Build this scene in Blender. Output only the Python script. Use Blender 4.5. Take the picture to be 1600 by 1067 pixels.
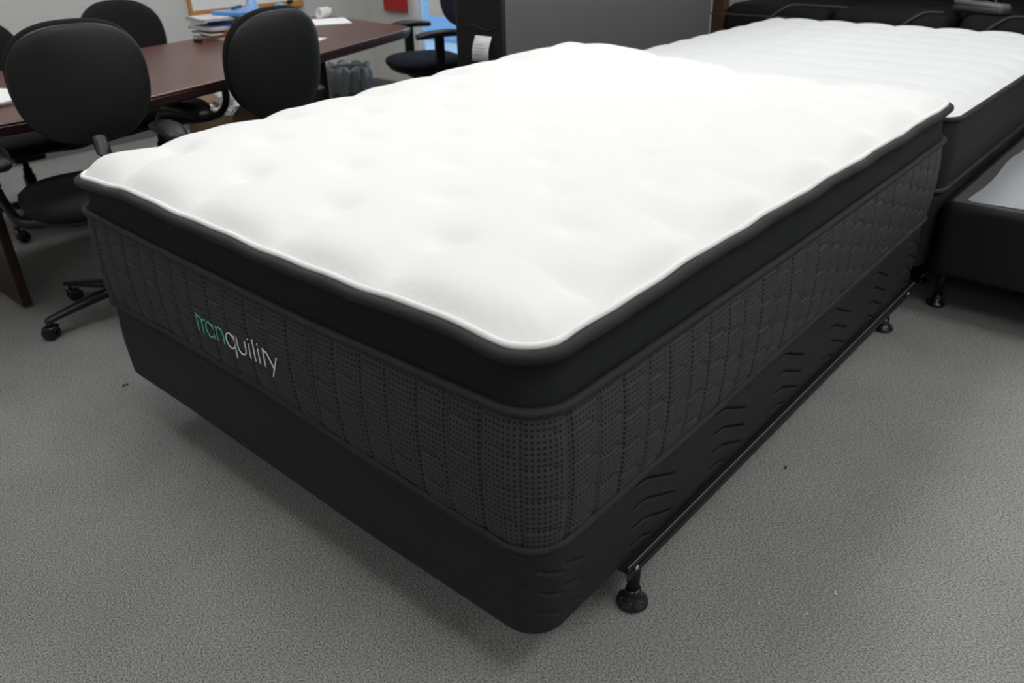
import bpy, bmesh, math, random
from mathutils import Vector, Matrix

for o in list(bpy.data.objects): bpy.data.objects.remove(o)
S = bpy.context.scene
C = S.collection
R = math.radians
random.seed(7)

# ------------------------------------------------------------------ camera, world, exposure
cam_d = bpy.data.cameras.new('camera'); cam = bpy.data.objects.new('camera', cam_d); C.objects.link(cam)
cam.location = (0.62, -0.75, 1.298)
cam.rotation_euler = (R(61.58), R(1.22), R(40.92))
cam_d.sensor_width = 36.0; cam_d.lens = 1250*36/1600
cam_d.clip_start = 0.02
cam_d.dof.use_dof = True; cam_d.dof.focus_distance = 1.55; cam_d.dof.aperture_fstop = 5.0
S.camera = cam
w = bpy.data.worlds.new('sky'); S.world = w; w.use_nodes = True
bg = w.node_tree.nodes['Background']; bg.inputs[0].default_value = (.62, .80, 1, 1); bg.inputs[1].default_value = 3.0
S.view_settings.view_transform = 'Standard'; S.view_settings.look = 'None'
S.view_settings.gamma = 1; S.view_settings.use_curve_mapping = False
S.view_settings.exposure = 0.0
LAMP = 8.1      # emission of the ceiling light diffusers
FRAME_TINT = (1.0, 1.0, .988)

# ------------------------------------------------------------------ materials
MATS = {}
def mat(name, col, rough=.6, metal=0, spec=.5, bump=0, bscale=200, var=0, vscale=40, col2=None, emit=0,
        trans=0, alpha=1, sheen=0, coat=0, stretch=None, detail=3):
    m = bpy.data.materials.new(name); m.use_nodes = True; nt = m.node_tree; N = nt.nodes; L = nt.links
    b = N['Principled BSDF']
    b.inputs['Base Color'].default_value = (*col, 1); b.inputs['Roughness'].default_value = rough
    b.inputs['Metallic'].default_value = metal; b.inputs['Specular IOR Level'].default_value = spec
    b.inputs['Transmission Weight'].default_value = trans; b.inputs['Alpha'].default_value = alpha
    b.inputs['Sheen Weight'].default_value = sheen; b.inputs['Coat Weight'].default_value = coat
    if emit:
        b.inputs['Emission Color'].default_value = (*col, 1); b.inputs['Emission Strength'].default_value = emit
    if bump or var:
        tc = N.new('ShaderNodeTexCoord'); src = tc.outputs['Object']
        if stretch:
            mp = N.new('ShaderNodeMapping'); mp.inputs['Scale'].default_value = stretch
            L.new(src, mp.inputs[0]); src = mp.outputs[0]
    if bump:
        n = N.new('ShaderNodeTexNoise'); n.inputs['Scale'].default_value = bscale; n.inputs['Detail'].default_value = detail
        L.new(src, n.inputs['Vector'])
        bp = N.new('ShaderNodeBump'); bp.inputs['Strength'].default_value = bump; bp.inputs['Distance'].default_value = .004
        L.new(n.outputs[0], bp.inputs['Height']); L.new(bp.outputs[0], b.inputs['Normal'])
    if var:
        n2 = N.new('ShaderNodeTexNoise'); n2.inputs['Scale'].default_value = vscale; n2.inputs['Detail'].default_value = 4
        L.new(src, n2.inputs['Vector'])
        r = N.new('ShaderNodeValToRGB'); c2 = col2 or tuple(c*(1-var) for c in col)
        r.color_ramp.elements[0].color = (*c2, 1); r.color_ramp.elements[1].color = (*col, 1)
        r.color_ramp.elements[0].position = .35; r.color_ramp.elements[1].position = .65
        L.new(n2.outputs[0], r.inputs[0]); L.new(r.outputs[0], b.inputs['Base Color'])
    MATS[name] = m
    return m

def math_node(N, L, op, a, b=None):
    n = N.new('ShaderNodeMath'); n.operation = op
    for i, v in enumerate((a, b)):
        if v is None: continue
        if isinstance(v, (int, float)): n.inputs[i].default_value = v
        else: L.new(v, n.inputs[i])
    return n.outputs[0]

def carpet_mat():
    m = mat('carpet', (.14, .137, .13), .95, spec=.1); N = m.node_tree.nodes; L = m.node_tree.links; b = N['Principled BSDF']
    tc = N.new('ShaderNodeTexCoord')
    mp = N.new('ShaderNodeMapping'); mp.inputs['Rotation'].default_value = (0, 0, R(35)); mp.inputs['Scale'].default_value = (1, 1.5, 1)
    L.new(tc.outputs['Object'], mp.inputs[0])
    n1 = N.new('ShaderNodeTexNoise'); n1.inputs['Scale'].default_value = 190; n1.inputs['Detail'].default_value = 5; n1.inputs['Roughness'].default_value = .75
    L.new(mp.outputs[0], n1.inputs['Vector'])
    n2 = N.new('ShaderNodeTexNoise'); n2.inputs['Scale'].default_value = 3; n2.inputs['Detail'].default_value = 3
    L.new(tc.outputs['Object'], n2.inputs['Vector'])
    v = N.new('ShaderNodeTexVoronoi'); v.inputs['Scale'].default_value = 210; L.new(mp.outputs[0], v.inputs['Vector'])
    r = N.new('ShaderNodeValToRGB'); e = r.color_ramp.elements
    e[0].position = .34; e[0].color = (.066, .0655, .064, 1); e[1].position = .66; e[1].color = (.50, .496, .486, 1)
    L.new(n1.outputs[0], r.inputs[0])
    mx = N.new('ShaderNodeMixRGB'); mx.blend_type = 'MULTIPLY'; mx.inputs[0].default_value = .5
    r2 = N.new('ShaderNodeValToRGB'); r2.color_ramp.elements[0].color = (.72, .72, .72, 1); r2.color_ramp.elements[0].position = .3; r2.color_ramp.elements[1].position = .7
    L.new(n2.outputs[0], r2.inputs[0]); L.new(r.outputs[0], mx.inputs[1]); L.new(r2.outputs[0], mx.inputs[2])
    L.new(mx.outputs[0], b.inputs['Base Color'])
    h = math_node(N, L, 'SUBTRACT', n1.outputs[0], v.outputs['Distance'])
    bp = N.new('ShaderNodeBump'); bp.inputs['Strength'].default_value = .55; bp.inputs['Distance'].default_value = .005
    L.new(h, bp.inputs['Height']); L.new(bp.outputs[0], b.inputs['Normal'])
    return m

def knit_mat(name, base, dot, du=.0086, dv=.0105):
    """woven border fabric: rows of small dark perforations, laid out in metres along the border (UV)"""
    m = mat(name, base, .62, spec=.35); N = m.node_tree.nodes; L = m.node_tree.links; b = N['Principled BSDF']
    uv = N.new('ShaderNodeUVMap'); sp = N.new('ShaderNodeSeparateXYZ'); L.new(uv.outputs[0], sp.inputs[0])
    fu = math_node(N, L, 'FRACT', math_node(N, L, 'DIVIDE', sp.outputs[0], du))
    fv = math_node(N, L, 'FRACT', math_node(N, L, 'DIVIDE', sp.outputs[1], dv))
    au = math_node(N, L, 'ABSOLUTE', math_node(N, L, 'SUBTRACT', fu, .5))
    av = math_node(N, L, 'ABSOLUTE', math_node(N, L, 'SUBTRACT', fv, .5))
    hole = math_node(N, L, 'MULTIPLY', math_node(N, L, 'LESS_THAN', au, .25), math_node(N, L, 'LESS_THAN', av, .22))
    mx = N.new('ShaderNodeMixRGB'); L.new(hole, mx.inputs[0]); mx.inputs[1].default_value = (*base, 1); mx.inputs[2].default_value = (*dot, 1)
    L.new(mx.outputs[0], b.inputs['Base Color'])
    bp = N.new('ShaderNodeBump'); bp.inputs['Strength'].default_value = .5; bp.inputs['Distance'].default_value = .002; bp.invert = True
    L.new(hole, bp.inputs['Height']); L.new(bp.outputs[0], b.inputs['Normal'])
    return m

def ticking_mat():
    """white knit cover with faint leaf-like stitched arcs"""
    m = mat('white_ticking', (.78, .782, .78), .85, spec=.2); N = m.node_tree.nodes; L = m.node_tree.links; b = N['Principled BSDF']
    tc = N.new('ShaderNodeTexCoord')
    wv = N.new('ShaderNodeTexWave'); wv.wave_type = 'RINGS'; wv.rings_direction = 'SPHERICAL'
    wv.inputs['Scale'].default_value = 18; wv.inputs['Distortion'].default_value = 1.5
    vr = N.new('ShaderNodeTexVoronoi'); vr.inputs['Scale'].default_value = 4.2; L.new(tc.outputs['Object'], vr.inputs['Vector'])
    sub = N.new('ShaderNodeVectorMath'); sub.operation = 'SUBTRACT'
    L.new(tc.outputs['Object'], sub.inputs[0]); L.new(vr.outputs['Position'], sub.inputs[1]); L.new(sub.outputs[0], wv.inputs['Vector'])
    n = N.new('ShaderNodeTexNoise'); n.inputs['Scale'].default_value = 700; L.new(tc.outputs['Object'], n.inputs['Vector'])
    h = math_node(N, L, 'ADD', wv.outputs['Fac'], math_node(N, L, 'MULTIPLY', n.outputs[0], .25))
    bp = N.new('ShaderNodeBump'); bp.inputs['Strength'].default_value = .045; bp.inputs['Distance'].default_value = .004
    L.new(h, bp.inputs['Height']); L.new(bp.outputs[0], b.inputs['Normal'])
    return m

def wood_mat(name, c1, c2, rough=.35, scale=6, stretch=(1, 9, 9)):
    m = mat(name, c1, rough, spec=.5); N = m.node_tree.nodes; L = m.node_tree.links; b = N['Principled BSDF']
    tc = N.new('ShaderNodeTexCoord'); mp = N.new('ShaderNodeMapping'); mp.inputs['Scale'].default_value = stretch
    L.new(tc.outputs['Object'], mp.inputs[0])
    n = N.new('ShaderNodeTexNoise'); n.inputs['Scale'].default_value = scale; n.inputs['Detail'].default_value = 6; n.inputs['Distortion'].default_value = .6
    L.new(mp.outputs[0], n.inputs['Vector'])
    r = N.new('ShaderNodeValToRGB'); r.color_ramp.elements[0].color = (*c2, 1); r.color_ramp.elements[1].color = (*c1, 1)
    r.color_ramp.elements[0].position = .3; r.color_ramp.elements[1].position = .7
    L.new(n.outputs[0], r.inputs[0]); L.new(r.outputs[0], b.inputs['Base Color'])
    return m

carpet_mat(); ticking_mat()
knit_mat('black_knit', (.040, .040, .041), (.0025, .0025, .0025))
mat('black_twill', (.008, .0095, .011), .75, spec=.25, bump=.25, bscale=900)
mat('black_tape', (.013, .0135, .0145), .6, spec=.35, bump=.4, bscale=700)
mat('black_nonwoven', (.011, .0125, .014), .62, spec=.3, bump=.15, bscale=600)
mat('stitch_black', (.003, .003, .003), .9, spec=.05)
mat('dark_border', (0.0102, 0.0102, 0.0108), .7, spec=.25, bump=.2, bscale=700)
mat('white_top_plain', (.70, .72, .73), .85, spec=.2, bump=.15, bscale=300)
mat('white_welt', (.78, .78, .775), .8, spec=.2)
mat('green_thread', (.13, .52, .42), .6); mat('white_thread', (.80, .84, .83), .6)
mat('black_steel', (.010, .010, .010), .5, metal=.1, spec=.35, bump=.05, bscale=80)
mat('rail_edge', (.45, .44, .40), .4, metal=.8)
mat('black_plastic', (0.0066, 0.0072, 0.0078), .42, spec=.5, bump=.1, bscale=500)
mat('gloss_plastic', (.008, .008, .009), .22, spec=.5)
mat('shell_plastic', (0.0065, 0.007, 0.0075), .48, spec=.4, bump=.15, bscale=900)
mat('chair_fabric', (0.0102, 0.0102, 0.012), .85, spec=.2, bump=.4, bscale=900)
mat('navy_fabric', (0.0112, 0.0119, 0.0224), .85, spec=.2, bump=.4, bscale=900)
mat('chrome', (.5, .5, .5), .25, metal=1)
mat('wall_paint', (.56, .555, .53), .85, spec=.2, bump=.06, bscale=90)
mat('ceiling_tile', (.75, .75, .73), .9, spec=.1, bump=.3, bscale=150)
mat('baseboard_grey', (.16, .155, .15), .6)
mat('white_trim', (.7, .7, .68), .5)
wood_mat('mahogany', (.115, .042, .033), (.070, .022, .018), .30, 5, (9, 1, 9))
wood_mat('mahogany_edge', (.030, .010, .009), (.018, .006, .005), .35, 5, (9, 1, 9))
wood_mat('brown_board', (.085, .045, .025), (.055, .03, .017), .5, 5, (9, 9, 1))
wood_mat('oak_frame', (.55, .27, .07), (.45, .2, .05), .45, 10, (9, 1, 9))
mat('whiteboard', (.78, .80, .79), .15, spec=.5)
mat('paper', (.80, .80, .80), .8); mat('paper_grey', (.52, .53, .55), .8, var=.2, vscale=30)
mat('paper_cream', (.62, .60, .52), .8)
mat('folder_blue', (.10, .28, .62), .5); mat('folder_royal', (.03, .09, .60), .45); mat('folder_dark', (.03, .035, .045), .5)
mat('folder_red', (.50, .08, .05), .5); mat('folder_orange', (.62, .20, .03), .5)
mat('clear_plastic', (.93, .96, .98), .08, trans=.92, spec=.5)
mat('label_blue', (.05, .12, .62), .4); mat('cap_blue', (.06, .30, .58), .4); mat('green_print', (.2, .5, .15), .5)
mat('cardboard', (.30, .205, .11), .85, var=.15, vscale=12)
mat('bag_film', (.35, .39, .41), .18, trans=.75, spec=.6, bump=.5, bscale=25)
mat('bin_grey', (.02, .022, .025), .5)
mat('red_board', (.42, .012, .014), .5)
mat('grey_felt', (0.1237, 0.1237, 0.1312), .9, spec=.15, bump=.3, bscale=500)
mat('sofa_black', (.0045, .005, .0055), .7, spec=.15, bump=.3, bscale=400)
mat('sofa_seam', (.04, .035, .028), .7)
mat('handset_grey', (.11, .113, .117), .4, spec=.5); mat('handset_dark', (.035, .036, .039), .45)
mat('sheet_grey_white', (.30, .32, .345), .85, bump=.2, bscale=200)
mat('base_cloth', (0.0108, 0.0108, 0.0114), .75, spec=.2, bump=.2, bscale=600)
mat('base_border', (.075, .070, .066), .8, spec=.2, bump=.2, bscale=600)
mat('brass', (.5, .33, .1), .4, metal=.7)
mat('lint_dark', (.01, .01, .011), .8); mat('lint_white', (.7, .7, .66), .8)
mat('window_glass', (.80, .92, 1.0), .03, trans=.95, spec=.5)
mat('pavement', (.42, .47, .52), .9, var=.15, vscale=5)
mat('outdoor_blue', (.14, .27, .42), .7)
mat('lamp_diffuser', FRAME_TINT, .6, emit=LAMP)
mat('lamp_frame', (.7, .7, .7), .5)

# ------------------------------------------------------------------ helpers
def obj(name, me, material=None, parent=None, smooth=True):
    if isinstance(me, bmesh.types.BMesh):
        bm = me; me = bpy.data.meshes.new(name)
        bmesh.ops.recalc_face_normals(bm, faces=bm.faces); bm.to_mesh(me); bm.free()
    o = bpy.data.objects.new(name, me); C.objects.link(o)
    if material:
        me.materials.append(MATS[material] if isinstance(material, str) else material)
    for p in me.polygons: p.use_smooth = smooth
    if parent: o.parent = parent
    return o
def tag(o, label, cat, group=None):
    o['label'] = label; o['category'] = cat
    if group: o['group'] = group
    return o
def struct(o): o['kind'] = 'structure'; return o
def thing(name, label, cat, loc=(0, 0, 0), rz=0, group=None):
    o = bpy.data.objects.new(name, None); C.objects.link(o); o.empty_display_size = .1
    o.location = loc; o.rotation_euler = (0, 0, rz)
    return tag(o, label, cat, group)
def copy_tree(o, parent=None):
    c = o.copy(); C.objects.link(c)
    if parent: c.parent = parent
    for ch in list(o.children): copy_tree(ch, c)
    return c

def box(bm, x0, x1, y0, y1, z0, z1, bev=0, seg=2, M=None):
    r = bmesh.ops.create_cube(bm, size=1)
    vs = r['verts']
    for v in vs:
        v.co = Vector(((x0+x1)/2+v.co.x*(x1-x0), (y0+y1)/2+v.co.y*(y1-y0), (z0+z1)/2+v.co.z*(z1-z0)))
    if bev:
        es = list({e for v in vs for e in v.link_edges})
        r2 = bmesh.ops.bevel(bm, geom=es, offset=bev, segments=seg, profile=.5, affect='EDGES')
        vs = list({v for f in r2['faces'] for v in f.verts} | {v for v in vs if v.is_valid})
    if M is not None: bmesh.ops.transform(bm, matrix=M, verts=vs)
    return vs
def boxobj(name, x0, x1, y0, y1, z0, z1, m, parent=None, bev=0, seg=2):
    bm = bmesh.new(); box(bm, x0, x1, y0, y1, z0, z1, bev, seg); return obj(name, bm, m, parent, smooth=False if not bev else False)
def tube(bm, pts, r, n=10, closed=False, rad=None, flat=1.0):
    pts = [Vector(p) for p in pts]; k = len(pts); rings = []
    up = Vector((0, 0, 1))
    for i, p in enumerate(pts):
        a = pts[(i-1) % k] if (closed or i > 0) else p; b = pts[(i+1) % k] if (closed or i < k-1) else p
        t = (b-a).normalized()
        u = up if abs(t.dot(up)) < .93 else Vector((1, 0, 0))
        s = t.cross(u).normalized(); q = s.cross(t).normalized()
        rr = rad[i] if rad else r
        rings.append([bm.verts.new(p+(s*math.cos(2*math.pi*j/n)+q*flat*math.sin(2*math.pi*j/n))*rr) for j in range(n)])
    for i in range(k if closed else k-1):
        A = rings[i]; B = rings[(i+1) % k]
        for j in range(n): bm.faces.new((A[j], A[(j+1) % n], B[(j+1) % n], B[j]))
    if not closed:
        bm.faces.new(rings[0][::-1]); bm.faces.new(rings[-1])
def lathe(bm, prof, n=24, M=None):
    rings = []
    for r, z in prof:
        if r < 1e-6: rings.append([bm.verts.new((0, 0, z))])
        else: rings.append([bm.verts.new((r*math.cos(2*math.pi*j/n), r*math.sin(2*math.pi*j/n), z)) for j in range(n)])
    for A, B in zip(rings, rings[1:]):
        for j in range(n):
            a = A[j % len(A)]; b = A[(j+1) % len(A)]; c = B[(j+1) % len(B)]; d = B[j % len(B)]
            f = []
            for v in (a, b, c, d):
                if v not in f: f.append(v)
            if len(f) > 2: bm.faces.new(f)
    if len(rings[0]) > 1: bm.faces.new(rings[0][::-1])
    if len(rings[-1]) > 1: bm.faces.new(rings[-1])
    if M is not None: bmesh.ops.transform(bm, matrix=M, verts=[v for r in rings for v in r])
def smoothpath(pts, n=8):
    pts = [Vector(p) for p in pts]; out = []
    P = [pts[0]*2-pts[1]]+pts+[pts[-1]*2-pts[-2]]
    for i in range(1, len(P)-2):
        for k in range(n):
            t = k/n; a, b, c, d = P[i-1], P[i], P[i+1], P[i+2]
            out.append(.5*((2*b)+(c-a)*t+(2*a-5*b+4*c-d)*t*t+(3*b-a-3*c+d)*t**3))
    out.append(pts[-1]); return out
def interp(tab, x):
    if x <= tab[0][0]: return tab[0][1]
    for (a, u), (b, v) in zip(tab, tab[1:]):
        if x <= b:
            t = (x-a)/(b-a); t = t*t*(3-2*t)*.5+t*.5
            return u+(v-u)*t
    return tab[-1][1]
def sstep(a, b, x):
    t = min(1, max(0, (x-a)/(b-a))); return t*t*(3-2*t)
def rrect(x0, x1, y0, y1, r, step):
    """rounded rectangle, anticlockwise from (x1, y0+r): list of (x, y, nx, ny, s)"""
    out = []; s = 0
    def line(ax, ay, bx, by, nx, ny):
        nonlocal s
        L = math.hypot(bx-ax, by-ay); k = max(1, int(round(L/step)))
        for i in range(k):
            t = i/k; out.append((ax+(bx-ax)*t, ay+(by-ay)*t, nx, ny, s+L*t))
        s += L
    def arc(cx, cy, a0):
        nonlocal s
        L = r*math.pi/2; k = max(6, int(round(L/step)))
        for i in range(k):
            a = a0+math.pi/2*i/k; out.append((cx+r*math.cos(a), cy+r*math.sin(a), math.cos(a), math.sin(a), s+L*i/k))
        s += L
    line(x1, y0+r, x1, y1-r, 1, 0); arc(x1-r, y1-r, 0)
    line(x1-r, y1, x0+r, y1, 0, 1); arc(x0+r, y1-r, math.pi/2)
    line(x0, y1-r, x0, y0+r, -1, 0); arc(x0+r, y0+r, math.pi)
    line(x0+r, y0, x1-r, y0, 0, -1); arc(x1-r, y0+r, 1.5*math.pi)
    return out, s
def skirt(name, per, total, rows, fn, material, parent, cap=None):
    """lofts a closed band: fn(x, y, nx, ny, s, t) -> (outward offset, z)"""
    V = []; F = []; UV = []
    n = len(per); k = rows+1
    for (x, y, nx, ny, s) in per:
        for j in range(k):
            d, z = fn(x, y, nx, ny, s, j/rows); V.append((x+nx*d, y+ny*d, z))
    for i in range(n):
        a = i*k; b = ((i+1) % n)*k
        s0 = per[i][4]; s1 = per[(i+1) % n][4] if i < n-1 else total
        for j in range(rows):
            F.append((a+j, b+j, b+j+1, a+j+1)); UV += [(s0, V[a+j][2]), (s1, V[b+j][2]), (s1, V[b+j+1][2]), (s0, V[a+j+1][2])]
    if cap in ('bottom', 'both'): F.append(tuple(i*k for i in range(n))[::-1])
    if cap in ('top', 'both'): F.append(tuple(i*k+rows for i in range(n)))
    me = bpy.data.meshes.new(name); me.from_pydata(V, [], F)
    uv = me.uv_layers.new(name='UVMap')
    for i, c in enumerate(UV): uv.data[i].uv = c
    me.validate()
    return obj(name, me, material, parent)
def ring_tube(name, per, zf, off, r, material, parent, step=1, flat=1.0, n=10):
    bm = bmesh.new()
    tube(bm, [(x+nx*off(s), y+ny*off(s), zf(x, y, s)) for (x, y, nx, ny, s) in per[::step]], r, n, True, flat=flat)
    return obj(name, bm, material, parent)
def pad_grid(x0, x1, y0, y1, r, nx, ny):
    """grid over a rounded rectangle"""
    def ax(a, b, n):
        out = []
        for i in range(n+1):
            t = i/n; e = .5-.5*math.cos(math.pi*t); out.append(a+(b-a)*(t*.72+e*.28))
        return out
    X = ax(x0, x1, nx); Y = ax(y0, y1, ny); P = []
    for x in X:
        for y in Y:
            a = max(0, x-(x1-r), (x0+r)-x)/r; b = max(0, y-(y1-r), (y0+r)-y)/r
            if a > 0 and b > 0:
                a2 = a*math.sqrt(1-b*b/2); b2 = b*math.sqrt(1-a*a/2)
                xx = x1-r+a2*r if x > x0+r else x0+r-a2*r
                yy = y1-r+b2*r if y > y0+r else y0+r-b2*r
                P.append((xx, yy))
            else: P.append((x, y))
    F = [(i*(ny+1)+j, (i+1)*(ny+1)+j, (i+1)*(ny+1)+j+1, i*(ny+1)+j+1) for i in range(nx) for j in range(ny)]
    return P, F
def edge_dist(x, y, x0, x1, y0, y1, r):
    qx = abs(x-(x0+x1)/2)-(x1-x0)/2+r; qy = abs(y-(y0+y1)/2)-(y1-y0)/2+r
    return -(math.hypot(max(qx, 0), max(qy, 0))+min(max(qx, qy), 0)-r)

# ------------------------------------------------------------------ the room
XW, XE, YS, YN = -4.75, 4.2, -4.2, 5.7      # left wall, right wall, wall behind the camera, rear wall
YB, XR, H = 3.68, -2.42, 2.7                # window wall at the table end, return wall beside the beds
struct(boxobj('floor', XW-.1, XE+.1, YS-.1, YN+.1, -.05, 0, 'carpet'))
struct(boxobj('ceiling', XW-.1, XE+.1, YS-.1, YN+.1, H, H+.05, 'ceiling_tile'))
struct(boxobj('wall_left', XW-.1, XW, YS, YB, 0, H, 'wall_paint'))
struct(boxobj('wall_right', XE, XE+.1, YS, YN, 0, H, 'wall_paint'))
struct(boxobj('wall_near', XW, XE, YS-.1, YS, 0, H, 'wall_paint'))
struct(boxobj('wall_rear', XR-.1, XE, YN, YN+.1, 0, H, 'wall_paint'))
struct(boxobj('wall_return', XR-.1, XR, YB+.1, YN, 0, H, 'wall_paint'))
WX0, WX1, WZ0, WZ1 = -4.25, -2.75, .06, 2.2
bm = bmesh.new()
box(bm, XW-.1, WX0, YB, YB+.1, 0, H); box(bm, WX1, XR, YB, YB+.1, 0, H)
box(bm, WX0, WX1, YB, YB+.1, WZ1, H); box(bm, WX0, WX1, YB, YB+.1, 0, WZ0)
struct(obj('wall_back', bm, 'wall_paint', smooth=False))
wn = thing('window_1', 'tall glass window', 'window', (WX0, YB, WZ0)); del wn['label'], wn['category']; struct(wn)
for nm, a in (('window_frame', (0, .04, .02, .09, 0, 2.14)), ('window_frame', (1.46, 1.5, .02, .09, 0, 2.14)),
              ('window_frame', (.04, 1.46, .02, .09, 0, .04)), ('window_frame', (.04, 1.46, .02, .09, 2.1, 2.14)),
              ('window_mullion', (.73, .77, .02, .09, .04, 2.1))):
    boxobj(nm, *a, 'white_trim', wn)
boxobj('pane', .04, .73, .05, .058, .04, 2.1, 'window_glass', wn); boxobj('pane', .77, 1.46, .05, .058, .04, 2.1, 'window_glass', wn)
tag(boxobj('posted_notice', -4.09, -3.90, YB+.03, YB+.034, .60, .89, 'paper'), 'white paper notice posted on the window glass', 'notice')
# outside the window
g = boxobj('pavement', -8, -2.6, YB+.12, 12, -.12, -.02, 'pavement'); struct(g)
bm = bmesh.new(); box(bm, -7.4, -4.4, 6.0, 6.2, -.02, 1.3, .02); 
tag(obj('outdoor_panel', bm, 'outdoor_blue', smooth=False), 'blue-grey low wall standing outside the window', 'wall')
for nm, a in (('baseboard_left', (XW, XW+.012, YS, YB, 0, .09)), ('baseboard_back', (XW+.012, WX0, YB-.012, YB, 0, .09))):
    struct(boxobj(nm, *a, 'baseboard_grey'))

# ceiling lights
def ceiling_light(x, y, label):
    t = thing('ceiling_light', label, 'light', (x, y, H-.06), 0, 'recessed ceiling lights')
    bm = bmesh.new()
    for a in ((-.32, .32, -.62, -.6), (-.32, .32, .6, .62), (-.32, -.3, -.6, .6), (.3, .32, -.6, .6)): box(bm, *a, 0, .058)
    obj('frame', bm, 'lamp_frame', t, False)
    boxobj('diffuser', -.3, .3, -.6, .6, .012, .03, 'lamp_diffuser', t)
for x, y in [(x, y) for x in (-3.4, -1.0, 1.4, 3.4) for y in (.05, 2.0, 3.9)]+[(-1.6, -2.6), (1.0, -2.6)]:
    ceiling_light(x, y, 'rectangular white ceiling light panel with a frosted diffuser')

# ------------------------------------------------------------------ main mattress
MX0, MX1, MY0, MY1, CR = -1.53, 0.0, 0.0, 2.03, .075
def lev(foot, side):
    z0 = side[0][1]
    return lambda x, y: interp(foot, x)+interp(side, y)-z0
zbot = lev([(-1.53, .385), (-1.2, .392), (-.8, .388), (-.44, .366), (-.15, .354), (0, .35)], [(0, .35), (.5, .349), (1, .361), (1.5, .37), (2.03, .38)])
zmid = lev([(-1.53, .648), (-1.1, .634), (-.56, .623), (-.25, .630), (0, .634)], [(0, .634), (.22, .632), (.9, .628), (1.4, .633), (2.03, .641)])
ztap = lev([(-1.53, .718), (-1.226, .735), (-.87, .727), (-.54, .723), (-.24, .732), (0, .728)], [(0, .728), (.5, .738), (.9, .736), (1.4, .733), (2.03, .737)])
zbox = lev([(-1.53, .166), (-1.2, .166), (-.87, .157), (-.47, .147), (0, .150)], [(0, .150), (2.03, .150)])
mt = thing('mattress', 'white quilted mattress with dotted black border and lettering, lying on black box spring', 'mattress', (0, 0, 0))
per, tot = rrect(MX0, MX1, MY0, MY1, CR, .0038)
CW, CH = .0735, .064
def quilt(s, z):
    k = math.floor(s/CW); fs = s/CW-k
    off = (k*.38) % 1.0
    zz = z/CH+off+.20*sstep(.6, 1.0, fs)-.08*math.sin(fs*math.pi)
    fz = zz-math.floor(zz)
    du = min(fs, 1-fs)*CW; dv = min(fz, 1-fz)*CH
    g = 1-math.exp(-(du/.0036)**2); h = 1-.6*math.exp(-(dv/.0036)**2)
    puff = .80+.20*math.sin(math.pi*fs)
    return .0060*g*h*puff
def side_fn(x, y, nx, ny, s, t):
    a = zbot(x, y)+.006; b = zmid(x, y)-.004; z = a+(b-a)*t
    fade = sstep(0, .05, t)*sstep(1, .95, t)
    return .010*math.sin(math.pi*t)**.7-.004+quilt(s, z)*fade, z
skirt('side_border', per, tot, 64, side_fn, 'black_knit', mt, 'bottom')
per2, tot2 = rrect(MX0, MX1, MY0, MY1, CR, .012)
wav = lambda s: .0018*math.sin(s*2*math.pi/.318+.6)+.0010*math.sin(s*41)
def pil_fn(x, y, nx, ny, s, t):
    a = zmid(x, y)+.002; b = ztap(x, y)+wav(s)
    d = -.003-.008*math.sin(math.pi*min(1, t*1.0))**1.3+.006*sstep(.8, 1, t)+.0015*math.sin(s*17)*math.sin(math.pi*t)
    return d, a+(b-a)*t
skirt('pillow_border', per2, tot2, 14, pil_fn, 'black_twill', mt, 'top')
ring_tube('piping', per2, lambda x, y, s: ztap(x, y)+wav(s), lambda s: .001+.001*math.sin(s*23), .0115, 'black_tape', mt)
ring_tube('piping', per2, lambda x, y, s: zmid(x, y), lambda s: .004, .0095, 'black_tape', mt)
ring_tube('piping', per2, lambda x, y, s: zbot(x, y)+.009, lambda s: .002, .0085, 'black_tape', mt)
ring_tube('white_welt', per2, lambda x, y, s: ztap(x, y)+wav(s)+.012, lambda s: -.011, .0062, 'white_welt', mt)
# white pillow top with staggered tufts
P, F = pad_grid(MX0+.012, MX1-.012, MY0+.012, MY1-.012, CR-.012, 190, 250)
def tuft(x, y):
    """depth of the nearest stitched tufts: a staggered lattice 15.5 x 16 cm"""
    d = 0
    i0 = round((-.05-x)/.155); j0 = round((y-.185)/.16)
    for i in (i0-1, i0, i0+1):
        for j in (j0-1, j0, j0+1):
            if (i+j) % 2: continue
            dx = x-(-.05-.155*i); dy = y-(.185+.16*j)
            d += math.exp(-((dx/.052)**2+(dy/.040)**2))
    return d
V = []
for x, y in P:
    d = edge_dist(x, y, MX0+.012, MX1-.012, MY0+.012, MY1-.012, CR-.012)
    fl = sstep(0, -1.53, x) ; crown = .050+.042*sstep(0, 1.7, y)*sstep(-.35, -1.3, x)+.012*fl
    # scallops where the quilt is pulled down along the edges
    wl = 1/(max(min(x-MX0, MX1-x), 0)+.02)**3; wf = 1/(max(min(y-MY0, MY1-y), 0)+.02)**3
    sc = (abs(math.sin(math.pi*(y-.185)/.318))*wl+abs(math.sin(math.pi*(x+.05)/.31))*wf)/(wl+wf)
    ed = math.exp(-((d-.06)/.05)**2)
    z = ztap(x, y)+.008+crown*(1-math.exp(-max(d, 0)/.055))-.014*(1-sc)**1.5*math.exp(-((d-.11)/.085)**2)-.006*ed*(1-sc)
    z += .007*math.exp(-((d-.05)/.05)**2)*sc
    z -= .015*tuft(x, y)*sstep(.03, .12, d)
    V.append((x, y, z))
me = bpy.data.meshes.new('top_panel'); me.from_pydata(V, [], F); obj('top_panel', me, 'white_ticking', mt)
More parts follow.
